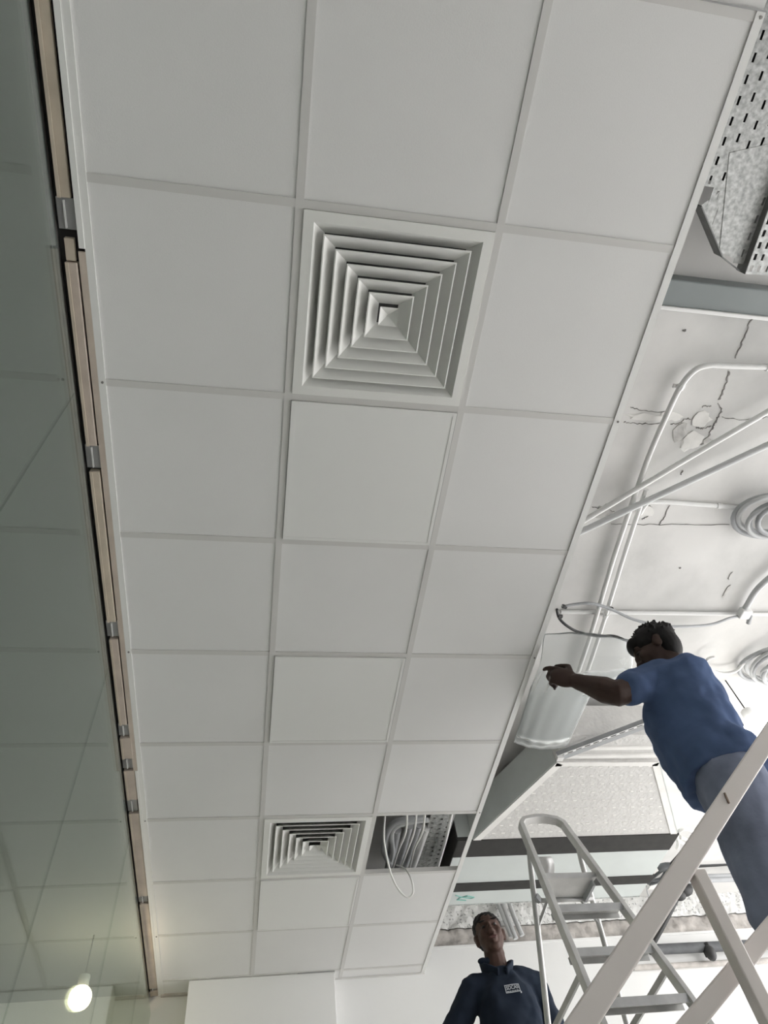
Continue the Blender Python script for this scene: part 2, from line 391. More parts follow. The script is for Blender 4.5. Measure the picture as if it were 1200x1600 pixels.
# diffusers
def diffuser(cx, cy, lab):
    e = empty('air_diffuser', (cx, cy, 0), lab, 'air diffuser', 'square ceiling diffusers')
    def ring(name, h0, z0, h1, z1, thick, m='diff', lip=0.004):
        g = MB()
        prof = [(h0, z0), (h1, z1), (h1 - 0.0, z1 + thick), (h0, z0 + thick)]
        if lip: prof = [(h0 + lip, z0), (h0, z0 - 0.0005), (h1, z1), (h1, z1 + thick), (h0, z0 + thick), (h0 + lip, z0 + thick)]
        k = len(prof); vs = []; fs = []
        for sx, sy in ((-1,-1),(1,-1),(1,1),(-1,1)):
            for h, z in prof: vs.append((cx + sx * h, cy + sy * h, z))
        for q in range(4):
            q2 = (q + 1) % 4
            for j in range(k): j2 = (j + 1) % k; fs.append((q*k + j, q2*k + j, q2*k + j2, q*k + j2))
        g.add(vs, fs); return g.build(name, m, e)
    ring('flange', 0.287, -0.006, 0.256, -0.007, 0.008, lip=0)
    ring('outer_collar', 0.256, -0.0065, 0.220, 0.040, 0.0015, lip=0)
    for i in range(5): ring('vane', 0.222 - 0.0385 * i, -0.006, 0.222 - 0.0385 * i - 0.0365, 0.028, 0.0015)
    h = 0.030
    MB().add([(cx-h,cy-h,-.004),(cx+h,cy-h,-.004),(cx+h,cy+h,-.004),(cx-h,cy+h,-.004),(cx,cy,0.016)], [(0,1,4),(1,2,4),(2,3,4),(3,0,4)]).build('centre_cone', 'diff', e)
    g = MB(); 
    for q in ((-.25,-.245,-.25,.25),(.245,.25,-.25,.25),(-.25,.25,-.25,-.245),(-.25,.25,.245,.25)): g.box(cx+q[0],cx+q[1],cy+q[2],cy+q[3],0.03,0.16)
    g.box(cx-.25,cx+.25,cy-.25,cy+.25,0.155,0.16); g.build('neck_box', 'neckgrey', e)
diffuser(0.9, 0.9, 'large square white air diffuser with nested vanes nearest the camera')
diffuser(0.9, 3.9, 'smaller looking square air diffuser beside the open ceiling tile')

# ------------------------------------------------------------------ details on the slab
def crack(pts, wd):
    P = spline([onz(x, y, SLAB - 0.003) for x, y in pts], 8); g = MB(); vs = []; fs = []
    for i, p in enumerate(P):
        t = (P[min(i + 1, len(P) - 1)] - P[max(i - 1, 0)]).normalized(); s_ = t.cross(V((0, 0, 1)))
        p = p + s_ * random.uniform(-.004, .004); h = wd * random.uniform(0.15, 0.75)
        for a, z in ((-h, 0), (h, 0), (h, .006), (-h, .006)): vs.append(p + s_ * a + V((0, 0, z)))
    for i in range(len(P) - 1):
        for j in range(4): j2 = (j + 1) % 4; fs.append((i*4 + j, i*4 + j2, i*4 + 4 + j2, i*4 + 4 + j))
    g.add(vs, fs).build('crack', 'crack', slab)
for pts, wd in (([(1183,485),(1172,505),(1160,535),(1150,560)], .0045), ([(1140,580),(1132,608),(1123,625)], .006), ([(1123,630),(1128,640),(1121,655),(1114,668),(1108,680),(1103,693)], .005),
                ([(1088,668),(1098,670),(1112,666)], .0035), ([(1103,693),(1090,696)], .004), ([(1068,735),(1064,742)], .004), ([(1046,790),(1036,812),(1030,820)], .003),
                ([(975,660),(1000,662),(1034,662)], .0025), ([(985,636),(1010,642),(1045,644)], .0025), ([(1048,663),(1060,662),(1070,655),(1080,655)], .003),
                ([(955,818),(985,820),(1050,820),(1140,820)], .002), ([(925,793),(945,795),(960,800)], .004), ([(930,800),(950,792)], .003), ([(1098,636),(1112,634)], .004),
                ([(1013,790),(1018,795),(1014,805),(1003,812)], .0035), ([(1128,652),(1160,656),(1200,652)], .002)):
    crack(pts, wd)
def patch(name, cx, cy, rx, ry, m, n=11, dz=0.004):
    p = onz(cx, cy, SLAB - dz); g = MB(); vs = []; k = n
    for lev, s_ in ((0, 1.0), (dz, 1.05)):
        for i in range(k):
            a = 2 * math.pi * i / k; q = random.uniform(.55, 1.15)
            vs.append(p + V((rx * q * math.cos(a) * s_, ry * q * math.sin(a) * s_, lev)))
    fs = [tuple(range(k))] + [(i, (i + 1) % k, k + (i + 1) % k, k + i) for i in range(k)]
    g.add(vs, fs).build(name, m, slab)
for a in ((1062,678,.035,.05,'flakeold'), (1098,655,.05,.04,'flake'), (1080,690,.06,.05,'flake'), (1008,800,.05,.035,'flake'), (945,800,.05,.04,'flakeold'), (1105,690,.03,.02,'flakeold'),
          (1010,652,.11,.018,'flake'), (1050,650,.05,.025,'flake'), (1135,925,.012,.05,'flakeold'), (1142,900,.008,.03,'flakeold'), (905,1075,.02,.012,'flake'), (900,1100,.025,.012,'flake'), (1010,1175,.02,.01,'flakeold'), (1070,517,.008,.006,'crack'), (1063,888,.006,.005,'crack')):
    patch('paint_flake', a[0], a[1], a[2], a[3], a[4])

# trunking across the slab
t_ = empty('cable_trunking', (3, 0.82, 0.35), 'grey flat trunking crossing under the slab below the perforated tray', 'trunking')
MB().box(1.0, 5.5, 0.765, 0.868, 0.36, SLAB - .001).build('trunk_body', 'trunk', t_, bevel=0.006)
MB().box(1.0, 5.5, 0.864, 0.880, 0.35, 0.37).build('highlight_lip', 'pvc', t_, bevel=0.004)  # white strip paints the highlight along the bottom edge

# perforated cable tray (top right)
ct = empty('cable_tray', (2.1, 0.2, 0.30), 'wide perforated galvanised cable tray at the top right', 'cable tray')
def cut(p): return (p.y - 0.50) > (p.x - 1.985) * 0.93 - 0.055
MB().perf((1.83, -1.2, 0.30), (1, 0, 0), (0, 1, 0), 11, 32, 0.045, 0.0585, 0.0085, 0.026, skip=lambda p: cut(p) or p.x > 2.23).build('tray_base', 'galv', ct, solid=0.0015)
a, b, c = V((1.985, 0.50, .30)), V((2.135, 0.655, .30)), V((2.225, 0.695, .30))
MB().bar(a + V((0, 0, .02)), b + V((0, 0, .02)), 0.004, 0.06).build('side_flange', 'galvd', ct)
nn = (b - a).cross(V((0, 0, 1))).normalized() * .075; z3 = V((0, 0, .0015)); MB().add([a, b, b + nn, a + nn, a + z3, b + z3, b + nn + z3, a + nn + z3], [(0,1,2,3),(7,6,5,4),(0,4,5,1),(1,5,6,2),(2,6,7,3),(3,7,4,0)]).build('tray_edge', 'galv', ct)
MB().bar(b, c, 0.004, 0.012).build('end_lip', 'galvd', ct)
MB().add([(2.02, .33, .2985), (2.12, .64, .2985), (2.20, .66, .2985), (2.17, .28, .2985), (2.02,.33,.2975),(2.12,.64,.2975),(2.20,.66,.2975),(2.17,.28,.2975)], [(0,1,2,3),(7,6,5,4),(0,4,5,1),(1,5,6,2),(2,6,7,3),(3,7,4,0)]).build('splice_plate', 'galv', ct)
MB().box(1.84, 2.20, -1.2, 0.42, 0.318, 0.335).build('slot_shade_plate', 'cableb', ct)  # black plate added so the slots read as deep shade
ct2 = empty('cable_tray', (2.3, 0.4, 0.28), 'narrow slotted tray with dark side flange at the right edge', 'cable tray')
d = (V((2.255, 0.70, 0)) - V((2.18, -0.6, 0))).normalized(); n_ = V((d.y, -d.x, 0))
o_ = V((2.235, 0.70, 0.27)) - d * 1.3
MB().perf(o_, n_, d, 4, 32, 0.030, 0.0406, 0.011, 0.022, stagger=False).build('tray_base', 'galv', ct2, solid=0.0015)
MB().bar(o_ + V((0, 0, .03)), o_ + d * 1.3 + V((0, 0, .03)), 0.004, 0.06).build('side_flange', 'galvd', ct2)
MB().bar(o_ + n_ * .12 + V((0, 0, .03)), o_ + n_ * .12 + d * 1.3 + V((0, 0, .03)), 0.004, 0.06).build('side_flange', 'galvd', ct2)
for i in range(4):
    g = MB(); q = o_ + n_ * (0.02 + 0.026 * i) + V((0, 0, .012)); g.tube([q, q + d * 1.25], 0.010, 6)
    tag(g.build('added_tray_cable', 'cableb', None, smooth=True), ['leftmost', 'second from left', 'third from left', 'rightmost'][i] + ' added black cable darkening the slots of the narrow tray', 'cable', 'added dark cables in the narrow tray')  # black tubes added as dark backing, for shade in the slots

# conduits
def conduit(name, pts, r, m, lab, z=None, cat='conduit', sm=True, saddles=(), n=5, group=None, ext=0.0):
    P = [p if not isinstance(p, tuple) or len(p) == 3 else onz(p[0], p[1], z) for p in pts]
    P = [V(p) for p in P]
    if ext: P[0] = P[0] + (P[0] - P[1]).normalized() * ext
    P = spline(P, n) if sm else P
    if not saddles: return tag(MB().tube(P, r, 8).build(name, m, None, smooth=True, auto=50), lab, cat, group)
    e = empty(name, P[len(P) // 2], lab, cat, group)
    MB().tube(P, r, 8).build('pipe', m, e, smooth=True, auto=50)
    for f in saddles:
        i = int(f * (len(P) - 2)); t = (P[i + 1] - P[i]).normalized(); p = P[i]
        MB().tube([p - t * .010, p + t * .010], r * 1.3, 8).box(p.x - r * 2.2, p.x + r * 2.2, p.y - .008, p.y + .008, p.z + r * .5, p.z + r * 1.3).build('saddle', m, e)
    return e
Zc = 0.412
conduit('conduit', [(1290,577),(1200,574),(1140,571.5),(1108,571),(1085,579),(1063,605),(1042,648),(1015,710),(990,780),(960,868),(925,985),(890,1090),(866,1166)], 0.0125, 'pvc',
        'white conduit bending in a large curve beside the ceiling edge', z=Zc, saddles=(.44, .1), ext=2.2)
conduit('conduit', [(1010,765),(1000,792),(975,868),(939,985),(904,1090),(880,1166)], 0.0115, 'pvc', 'white conduit running parallel beside the curved conduit', z=Zc, saddles=(.6,))
conduit('conduit', [(1330,568),(1200,643),(1060,725),(860,845)], 0.0125, 'pvc', 'upper of the two white conduits crossing the slab diagonally', z=Zc - 0.029, sm=False, saddles=(), ext=.08)
conduit('conduit', [(1330,640),(1200,695),(1060,760),(860,853)], 0.015, 'pvcg', 'lower of the two conduits crossing the slab diagonally', z=Zc - 0.029, sm=False, ext=.3)
conduit('conduit', [(1000,803),(1008,790),(1022,784),(1090,788),(1165,794)], 0.011, 'pvc', 'short white conduit leading to the upper cable coil', z=.437, saddles=(.9,))
conduit('conduit', [(1300,962),(1200,960),(1040,958),(876,956)], 0.011, 'pvc', 'straight white conduit crossing the slab above the worker', z=.437, sm=False, ext=1.5)
e = empty('conduit', onz(1170, 955, Zc), 'short grey conduit with elbow joining the straight white conduit', 'conduit')
MB().tube(spline([onz(x, y, Zc) for x, y in ((1500,640),(1260,855),(1200,905),(1180,925),(1168,945),(1160,957))], 5), 0.016, 8).build('pipe', 'pvcg', e, smooth=True)
p = onz(1163, 958, Zc - 0.005); MB().box(p.x - .03, p.x + .03, p.y - .03, p.y + .03, p.z - .02, p.z + .02).build('junction_box', 'pvc', e, bevel=0.006)
p = onz(1170, 966, Zc - 0.01); MB().tube([p + V((0, -.02, 0)), p + V((.005, .03, -.01))], 0.012, 8).build('stub', 'cableg', e, smooth=True)
conduit('cable', [onz(878,948,.40), onz(900,944,.40), onz(925,943,.39), onz(955,952,.38), onz(990,968,.35), onz(1030,977,.33), onz(1065,979,.33), onz(1110,976,.36), onz(1140,966,.39), onz(1160,962,.42)], 0.0075, 'cableg',
        'grey cable sagging below the straight conduit above the worker head', cat='cable')
conduit('cable', [onz(870,952,.40), onz(874,966,.40), onz(886,978,.38), onz(905,988,.37), onz(935,994,.36), onz(960,994,.36), onz(985,1004,.33), onz(1005,1010,.30)], 0.0075, 'cableb',
        'black cable looping from the ceiling edge behind the plastic sheet', cat='cable')
for q, lb in (((879, 947), 'black cable connector touching the ceiling edge'), ((951, 950), 'black cable connector on the sagging cable beside the conduit'), ((872, 962), 'black cable connector at the bend of the black cable')):
    p = onz(q[0], q[1], .40); tag(MB().tube([p, p + V((.022, .006, 0))], 0.011, 8).build('cable_connector', 'cableb'), lb, 'connector', 'black connectors near the ceiling edge')
# coils
def coil(cx, cy, z, rx, ry, n, lab, seed, tail=None):
    rnd = random.Random(seed); c = onz(cx, cy, z); e = empty('cable_coil', c, lab, 'cable coil')
    for i in range(n):
        ox, oy = rnd.uniform(-.02, .02), rnd.uniform(-.02, .02); s_ = 1 - 0.08 * i * rnd.uniform(.5, 1.2); tl = rnd.uniform(-.03, .03); ph = rnd.uniform(0, 6)
        P = [c + V((ox + rx * s_ * math.cos(t), oy + ry * s_ * math.sin(t), -0.016 * i + tl * math.cos(t + ph))) for t in [2 * math.pi * k / 28 for k in range(29)]]
        MB().tube(P, 0.0125, 7).build('loop', 'cableg' if i % 2 == 0 else 'pvcg', e, smooth=True)
    if tail:
        MB().tube(spline([onz(x, y, z) for x, y in tail], 5), 0.009, 7).build('tail', 'pvc', e, smooth=True)
coil(1205, 806, 0.40, 0.185, 0.125, 5, 'upper coil of grey cable hanging under the slab at the right edge', 3)
coil(1212, 1037, 0.40, 0.215, 0.165, 6, 'lower coil of grey cable right of the worker head', 5, tail=[(1163,1035),(1150,1048),(1130,1052),(1112,1047),(1103,1038),(1106,1030),(1116,1027)])

# ------------------------------------------------------------------ fan coil unit and duct
ZB = 0.15
fc = empty('fan_coil_unit', (2.5, 4.5, ZB), 'pale green grey ducted fan coil unit with black strips above the ladder', 'air conditioner')
XL = 1.80
MB().box(XL, 3.29, 4.135, 4.91, ZB, 0.435).build('casing', 'fcu', fc, bevel=0.004)
MB().box(XL - 0.004, 3.285, 4.128, 4.31, ZB - 0.006, ZB + 0.02).box(XL - 0.006, XL, 4.128, 4.91, ZB - 0.006, 0.43).build('foam_strip', 'foam', fc)
MB().box(XL - 0.004, 3.300, 4.628, 4.728, ZB - 0.006, ZB + 0.02).build('foam_strip', 'foam', fc)
MB().box(XL, 3.29, 4.905, 4.912, ZB - 0.004, ZB + 0.02).build('drip_edge', 'galv', fc)
ink = MB()
q = [onz(x, y, ZB - 0.0025) for x, y in ((712,1399),(722,1402),(735,1404),(741,1402),(730,1400),(718,1403),(714,1406),(728,1407))]
ink.tube(q, 0.004, 5).build('marker_scribble', 'green', fc)
du = empty('air_duct', (2.5, 3.7, ZB), 'tapered foil faced air duct joined to the fan coil unit', 'air duct')
n0, n1 = V((2.225, 3.375, ZB)), V((2.86, 3.385, ZB)); f0, f1 = V((1.895, 4.127, ZB)), V((3.272, 4.127, ZB)); up_ = V((0, 0, 0.22))
MB().add([n0, n1, f1, f0, n0 + V((0,0,.01)), n1 + V((0,0,.01)), f1 + V((0,0,.01)), f0 + V((0,0,.01))], [(0,3,2,1),(4,5,6,7),(0,1,5,4),(1,2,6,5),(2,3,7,6),(3,0,4,7)]).build('bottom_panel', 'duct', du)
MB().bar((n0 + f0) / 2 + up_ / 2 + (f0 - n0) * -.5, (n0 + f0) / 2 + up_ / 2 + (f0 - n0) * .5, 0.012, 0.22).build('side_panel', 'ductside', du)
MB().bar(n1 + up_ / 2, f1 + up_ / 2, 0.012, 0.22).build('side_panel', 'ductside', du)
MB().bar(n0 + up_ / 2, n1 + up_ / 2, 0.012, 0.22).build('end_panel', 'duct', du)
dz = V((0, 0, -.003))
def tape(a, b, wd, off=V((0, 0, 0))): MB().bar(a + dz + off, b + dz + off, wd, 0.003).build('seam_tape', 'tape', du)
tape(n0, f0, 0.045, V((.02, .01, 0))); tape(n1, f1, 0.04, V((-.02, .01, 0))); tape(n0, n1, 0.035, V((0, .015, 0)))
for y, z in ((3.20, .17), (3.27, .155), (3.335, .15)): MB().box(2.215, 2.86, y - .012, y + .012, z, z + 0.02).build('flange', 'tape', du, bevel=0.003)
MB().box(2.222, 2.862, 3.16, 3.38, 0.165, 0.37).build('neck', 'duct', du)
# embossed dots on the foil
rows = MB()
for i in range(9):
    for j in range(22):
        fy = (i + .6) / 9.4; y = n0.y + (f0.y - n0.y) * fy; xa = n0.x + (f0.x - n0.x) * fy + .06; xb = n1.x + (f1.x - n1.x) * fy - .06
        x = 1.95 + j * 0.062 + (0.031 if i % 2 else 0)
        if xa < x < xb: rows.box(x - .011, x + .011, y - .004, y + .004, ZB - 0.0025, ZB)
ro = rows.build('embossing', 'tape', du); ro['kind'] = 'stuff'
# slotted strut
st = empty('strut_channel', onz(940, 1160, .12), 'slotted steel strut channel slanting from the duct corner towards the worker', 'strut')
a = onz(872, 1184, .12); b = onz(1040, 1121, .12); d = (b - a).normalized(); n_ = V((-d.y, d.x, 0)); L_ = (b - a).length
MB().perf(a - n_ * .0, d, -n_, int(L_ / .05), 1, .05, .021, .032, .008, stagger=False).build('slotted_face', 'pvc', st, solid=0.0015)
MB().bar(a + V((0, 0, .012)), b + V((0, 0, .012)), 0.004, 0.026).bar(a + n_ * -.021 + V((0, 0, .012)), b + n_ * -.021 + V((0, 0, .012)), 0.003, 0.026).bar(a + n_ * .016, b + n_ * .016, .03, .004).build('side_web', 'cableg', st)
MB().bar(a + n_ * -.011 + V((0, 0, .01)), b + n_ * -.011 + V((0, 0, .01)), 0.017, 0.003).build('slot_shade_back', 'cableb', st)  # black strip paints the shade seen through the slots
MB().tube([a + d * .03 + V((0, 0, 0)), V((a.x + d.x * .03, a.y + d.y * .03, SLAB))], 0.005, 6).build('hanger_rod', 'galvd', st)
MB().box(a.x - .012, a.x + .025, a.y - .02, a.y + .01, .105, .13).build('end_cap', 'pvc', st)
# pipes and wiring right of the unit
e = empty('drain_hose', onz(1070, 1310, ZB), 'pale hose loops tied at the right corner of the fan coil unit', 'hose')
for i, P in enumerate(([(1056,1305),(1066,1296),(1080,1298),(1086,1308),(1078,1312),(1062,1308)], [(1058,1312),(1070,1318),(1084,1314),(1100,1316)], [(1055,1300),(1060,1315),(1058,1325)])):
    MB().tube(spline([onz(x, y, ZB + .02) for x, y in P], 5), 0.012, 7).build('hose_loop', 'tape', e, smooth=True)
conduit('insulated_pipe', [onz(1078,1316,.17), onz(1065,1335,.17), onz(1050,1352,.17)], 0.020, 'foam', 'black insulated pipe running down the right end of the fan coil unit', cat='pipe')
e = empty('pipe_bundle', onz(1040, 1360, .17), 'grey hose knot with white bracket at the right end of the fan coil unit', 'hose')
MB().tube(spline([onz(x, y, .17) for x, y in ((1028,1357),(1040,1353),(1056,1354))], 4), 0.024, 8).build('pipe_joint', 'hose', e, smooth=True)
for P in ([(1012,1380),(1024,1368),(1038,1358)], [(1014,1382),(1030,1376),(1040,1362)], [(1016,1376),(1034,1372),(1042,1356)]):
    MB().tube(spline([onz(x, y, .17) for x, y in P], 4), 0.011, 7).build('hose', 'hose', e, smooth=True)
p = onz(1026, 1384, .17); MB().box(p.x - .06, p.x + .12, p.y - .03, p.y + .03, .16, .18).build('bracket', 'tape', e)
MB().tube(spline([onz(x, y, .17) for x, y in ((1010,1384),(1012,1396),(1017,1408))], 3), 0.004, 6).build('wire', 'cableg', e, smooth=True)
conduit('insulated_pipe', [ony(1085,1330,5.2), ony(1068,1380,5.25), ony(1040,1438,5.35), ony(1018,1478,5.44)], 0.020, 'cableb', 'long black insulated pipe slanting down to the far wall behind the handrail', cat='pipe')
p = ony(1068, 1388, 5.22); tag(MB().ell(p, (.075, .05, .06)).ell(p + V((-.06, 0, -.05)), (.05, .04, .04)).ell(p + V((.05, 0, .06)), (.05, .04, .06)).build('pipe_valve', 'cableb', None, smooth=True), 'black lagged valve on the slanting insulated pipe', 'valve')
e = empty('wall_pipe', ony(1090, 1481, 5.46), 'dark horizontal pipe with a valve fixed on the white far wall', 'pipe')
MB().tube([ony(1015,1484,5.46), ony(1160,1477,5.46), ony(1290,1472,5.46)], 0.035, 10).build('pipe', 'hose', e, smooth=True, auto=40)
p = ony(1110, 1489, 5.43); MB().ell(p, (.04, .04, .055)).tube([p, p + V((0, 0, .07))], .018, 8).build('valve', 'cableb', e, smooth=True)
p = ony(1100, 1484, 5.45); MB().tube([p, p + V((0, 0, -.05))], .012, 8).build('drain_stub', 'cableb', e, smooth=True)
for k, (y0, y1, lab) in enumerate(((1351, 1345, 'upper grey pipe seen between the handrail and the worker legs'), (1369, 1368, 'middle grey pipe seen between the handrail and the worker legs'), (1375, 1374, 'lower grey pipe seen between the handrail and the worker legs'))):
    conduit('ceiling_pipe', [ony(1060, y0 + 2, 5.1), ony(1240, y1 - 3, 5.1)], 0.018 if k else 0.022, 'cableb' if k == 0 else 'cableg', lab, cat='pipe', sm=False)
for k, (P, lab) in enumerate((([(777,1408),(787,1432),(799,1464)], 'leftmost of three grey conduits hanging on the hacked far wall'), ([(784,1408),(795,1438),(806,1467)], 'middle of three grey conduits hanging on the hacked far wall'), ([(795,1408),(803,1432),(816,1462)], 'rightmost of three grey conduits hanging on the hacked far wall'))):
    conduit('wall_conduit', [ony(x, y, 5.47 - .012 * k) for x, y in P], 0.019, 'pvcg', lab)
conduit('wall_strip', [ony(990, 1512, 5.505), ony(1290, 1496, 5.505)], 0.02, 'cement', 'pale grey flat pipe low on the far wall right of the ladder', sm=False, cat='pipe')

# ------------------------------------------------------------------ inside the open ceiling cell
zc = 0.20
op = [([(612,1352),(600,1330),(606,1298),(625,1282),(665,1278)], .020, 'cableg', 'outermost grey hose curving inside the open ceiling cell'),
      ([(606,1356),(614,1330),(612,1303),(622,1290),(650,1283),(670,1281)], .016, 'pvcg', 'second grey hose curving inside the open ceiling cell')]
for P, r, m, lab in op: conduit('plenum_hose', [onz(x, y, zc) for x, y in P], r, m, lab, cat='hose')
pipes = [((620,1296),(608,1356),.030,'cableg'), ((640,1290),(620,1356),.026,'cableg'), ((655,1290),(632,1356),.020,'cableg'), ((666,1294),(644,1356),.024,'pvc')]
names = ['first', 'second', 'third', 'fourth']
for k, (a, b, r, m) in enumerate(pipes):
    conduit('plenum_pipe', [onz(*a, zc + .02), onz(*b, zc + .02)], r, m, '%s straight pipe from the left inside the open ceiling cell' % names[k], cat='pipe', sm=False)
for k, (P, lab) in enumerate((([(636,1270),(634,1300),(622,1330),(614,1356)], 'left thin white cable among the pipes in the open cell'), ([(651,1270),(647,1300),(634,1335),(626,1356)], 'middle thin white cable among the pipes in the open cell'), ([(664,1270),(660,1300),(648,1325),(640,1356)], 'right thin white cable among the pipes in the open cell'))):
    conduit('plenum_cable', [onz(x, y, .13) for x, y in P], .0065, 'cablew', lab, cat='cable')
e = empty('cable_tray', onz(680, 1315, .2), 'perforated tray inside the open ceiling cell', 'cable tray')
a = onz(680, 1268, .22); MB().perf((a.x - .02, a.y, .22), (1, 0, 0), (0, 1, 0), 3, 14, .05, .05, .016, .014).build('tray_base', 'galv', e, solid=.0015)
MB().box(a.x - .022, a.x - .018, a.y, a.y + .7, .22, .26).box(a.x + .13, a.x + .134, a.y, a.y + .7, .22, .26).build('side_flange', 'galvd', e)
conduit('conduit', [onz(706,1270,.17), onz(697,1310,.17), onz(684,1354,.17)], .011, 'pvc', 'white conduit beside the tray inside the open ceiling cell', sm=False)
MB().box(1.2, 1.62, 4.98, 5.0, 0.02, SLAB).build('plenum_board', 'ductside', ce)
conduit('loose_cable', [onz(602,1268,.16), onz(600,1300,.05), at(601,1320,3.93), at(608,1355,3.9), at(617,1380,3.88), at(628,1396,3.87), at(638,1402,3.87), at(645,1396,3.88), at(645,1383,3.9), at(640,1368,3.95), onz(632,1357,.02), onz(620,1352,.08)], 0.0055, 'cablew',
        'thin white cable loop dangling out of the open ceiling cell', cat='cable', n=8)

# ------------------------------------------------------------------ stair and railing in the foreground
sr = empty('stair_railing', (1.36, 1.4, -2.5), 'white square tube steel stair railing in the lower right foreground', 'railing')
a0, a1 = V((1.064, 1.4, -1.742)), V((1.652, 1.4, -1.274)); d = (a1 - a0).normalized()
MB().bar(a0 - d * 1.05, a1 + d * .35, 0.038, 0.038, up=(0, 1, 0)).build('handrail', 'rail', sr, bevel=0.003)
b0, b1 = V((1.263, 1.455, -1.742)), V((1.487, 1.455, -1.612)); d2 = (b1 - b0).normalized()
MB().bar(b0 - d2 * .9, b1 + d2 * .5, 0.030, 0.030, up=(0, 1, 0)).build('mid_rail', 'rail', sr, bevel=0.003)
MB().box(1.354, 1.381, 1.388, 1.414, -2.316, -1.527).build('post', 'rail', sr, bevel=0.003)
MB().box(1.88, 1.92, 1.38, 1.42, LOW, -1.09).build('post', 'rail', sr, bevel=0.003)
MB().box(0.36, 0.40, 1.38, 1.42, -3.104, -2.29).build('post', 'rail', sr, bevel=0.003)
s0 = ony(1132, 1239, 1.379); MB().bar(s0, ony(1139, 1255, 1.379), .003, .003).build('scratch', 'scratch', sr)
stz = empty('staircase', (0.9, 1.1, LOW), 'plain concrete steps rising beside the railing', 'stairs')
for k in range(7): MB().box(0.06 + .25 * k, 0.06 + .25 * (k + 1), 0.72, 1.5, LOW, LOW + .1971 * (k + 1) - .001).build('step', 'floor', stz)

# ------------------------------------------------------------------ step ladder
K = 0.84
def lc(p): return CAM + (V(p) - CAM) * K
Q = dict(x=2.214, y=3.726, z=-0.131, yaw=0.026, w=0.145, kf=0.086, af=0.370, kr=0.078, ar=0.336)
def lp(side, front, s, dx=0.0, dy=0.0):
    k = Q['kf'] if front else Q['kr']; a = Q['af'] if front else -Q['ar']
    lx = side * (Q['w'] + k * s) + dx; ly = -a * s + dy; cy, sy = math.cos(Q['yaw']), math.sin(Q['yaw'])
    return lc((Q['x'] + lx * cy - ly * sy, Q['y'] + lx * sy + ly * cy, Q['z'] - s))
SF = (lp(1, 1, 0).z - LAND) / K                    # rail parameter where the feet meet the landing
la = empty('step_ladder', lp(0, 1, 1.0) * 1.0 + V((0, 0, 0)), 'aluminium step ladder with hoop handle standing beside the man in the dark polo shirt', 'ladder')
la.location.z = LAND + Z0
prof = [(-.011, -.021), (.011, -.021), (.011, .021), (-.011, .021)]
hoop = [lp(-1, 1, SF - .012), lp(-1, 1, .6), lp(-1, 1, 0), lp(-1, 1, -.15)]
tl, tr_ = lp(-1, 1, -.208), lp(1, 1, -.208)
for f in (0.02, .10, .22): hoop.append(lp(-1, 1, -.15 - .058 * math.sin(min(1, f / .22) * math.pi / 2), dx=.10 * (1 - math.cos(min(1, f / .22) * math.pi / 2))))
for f in (.22, .10, .02): hoop.append(lp(1, 1, -.15 - .058 * math.sin(min(1, f / .22) * math.pi / 2), dx=-.10 * (1 - math.cos(min(1, f / .22) * math.pi / 2))))
hoop += [lp(1, 1, -.15), lp(1, 1, 0), lp(1, 1, .6), lp(1, 1, SF - .012)]
nr = V((0, -math.cos(.35), -math.sin(.35)))
MB().sweep(hoop, prof, up=nr).build('front_frame', 'alu', la, smooth=True, auto=35, bevel=.003)
for s in (-1, 1):
    MB().tube([lp(s, 0, -.005, dy=.0), lp(s, 0, .08, dy=.012), lp(s, 0, .6), lp(s, 0, SF - .012)], .0125, 10).build('rear_leg', 'alu', la, smooth=True, auto=50)
    MB().box(*[v for p in [lp(s, 1, SF)] for v in (p.x - .02, p.x + .02, p.y - .03, p.y + .03, LAND, LAND + .03)]).build('rubber_foot', 'rubber', la, bevel=.004)
    MB().box(*[v for p in [lp(s, 0, SF)] for v in (p.x - .02, p.x + .02, p.y - .025, p.y + .025, LAND, LAND + .03)]).build('rubber_foot', 'rubber', la, bevel=.004)
    MB().bar(lp(s, 1, .75), lp(s, 0, .80), .010, .024).build('brace', 'alud', la)
    MB().bar(lp(s * .55, 0, .25), lp(s, 0, .37), .010, .012).build('brace', 'alud', la)
s = 0.411
while s < SF - .15:
    A, B = lp(-1, 1, s), lp(1, 1, s); ax = (B - A).normalized(); g = MB()
    g.bar(A + V((0, .02, 0)), B + V((0, .02, 0)), .075, .004)
    g.bar(A + V((0, -.017, -.010)), B + V((0, -.017, -.010)), .004, .030); g.bar(A + V((0, .056, -.010)), B + V((0, .056, -.010)), .004, .024)
    g.build('tread', 'alud', la); s += 0.235
# platform
A, B = lp(-1, 1, .20), lp(1, 1, .20); C_, D_ = lp(-.62, 0, .24), lp(.62, 0, .24)
zp = A.z - .02
pf = MB().add([(A.x + .012, A.y, zp), (B.x - .012, B.y, zp), (D_.x, D_.y, zp - .02), (C_.x, C_.y, zp - .02), (A.x + .012, A.y, zp + .025), (B.x - .012, B.y, zp + .025), (D_.x, D_.y, zp + .005), (C_.x, C_.y, zp + .005)],
   [(0,3,2,1),(4,5,6,7),(0,1,5,4),(1,2,6,5),(2,3,7,6),(3,0,4,7)]).build('platform', 'alu', la, bevel=.004)
MB().bar(V((B.x - .03, B.y + .02, zp - .012)), V((D_.x + .01, D_.y, zp - .03)), .012, .03).build('platform_bracket', 'cableg', la)
MB().bar(V((A.x + .0, A.y + .12, zp - .012)), V((C_.x - .03, C_.y, zp - .03)), .012, .03).build('platform_bracket', 'cableg', la)
MB().tube([lp(-1, 0, .255), lp(1, 0, .255)], .010, 8).build('rear_crossbar', 'alud', la, smooth=True)
MB().tube([lp(-1, 0, 1.3), lp(1, 0, 1.3)], .010, 8).build('rear_crossbar', 'alud', la, smooth=True)
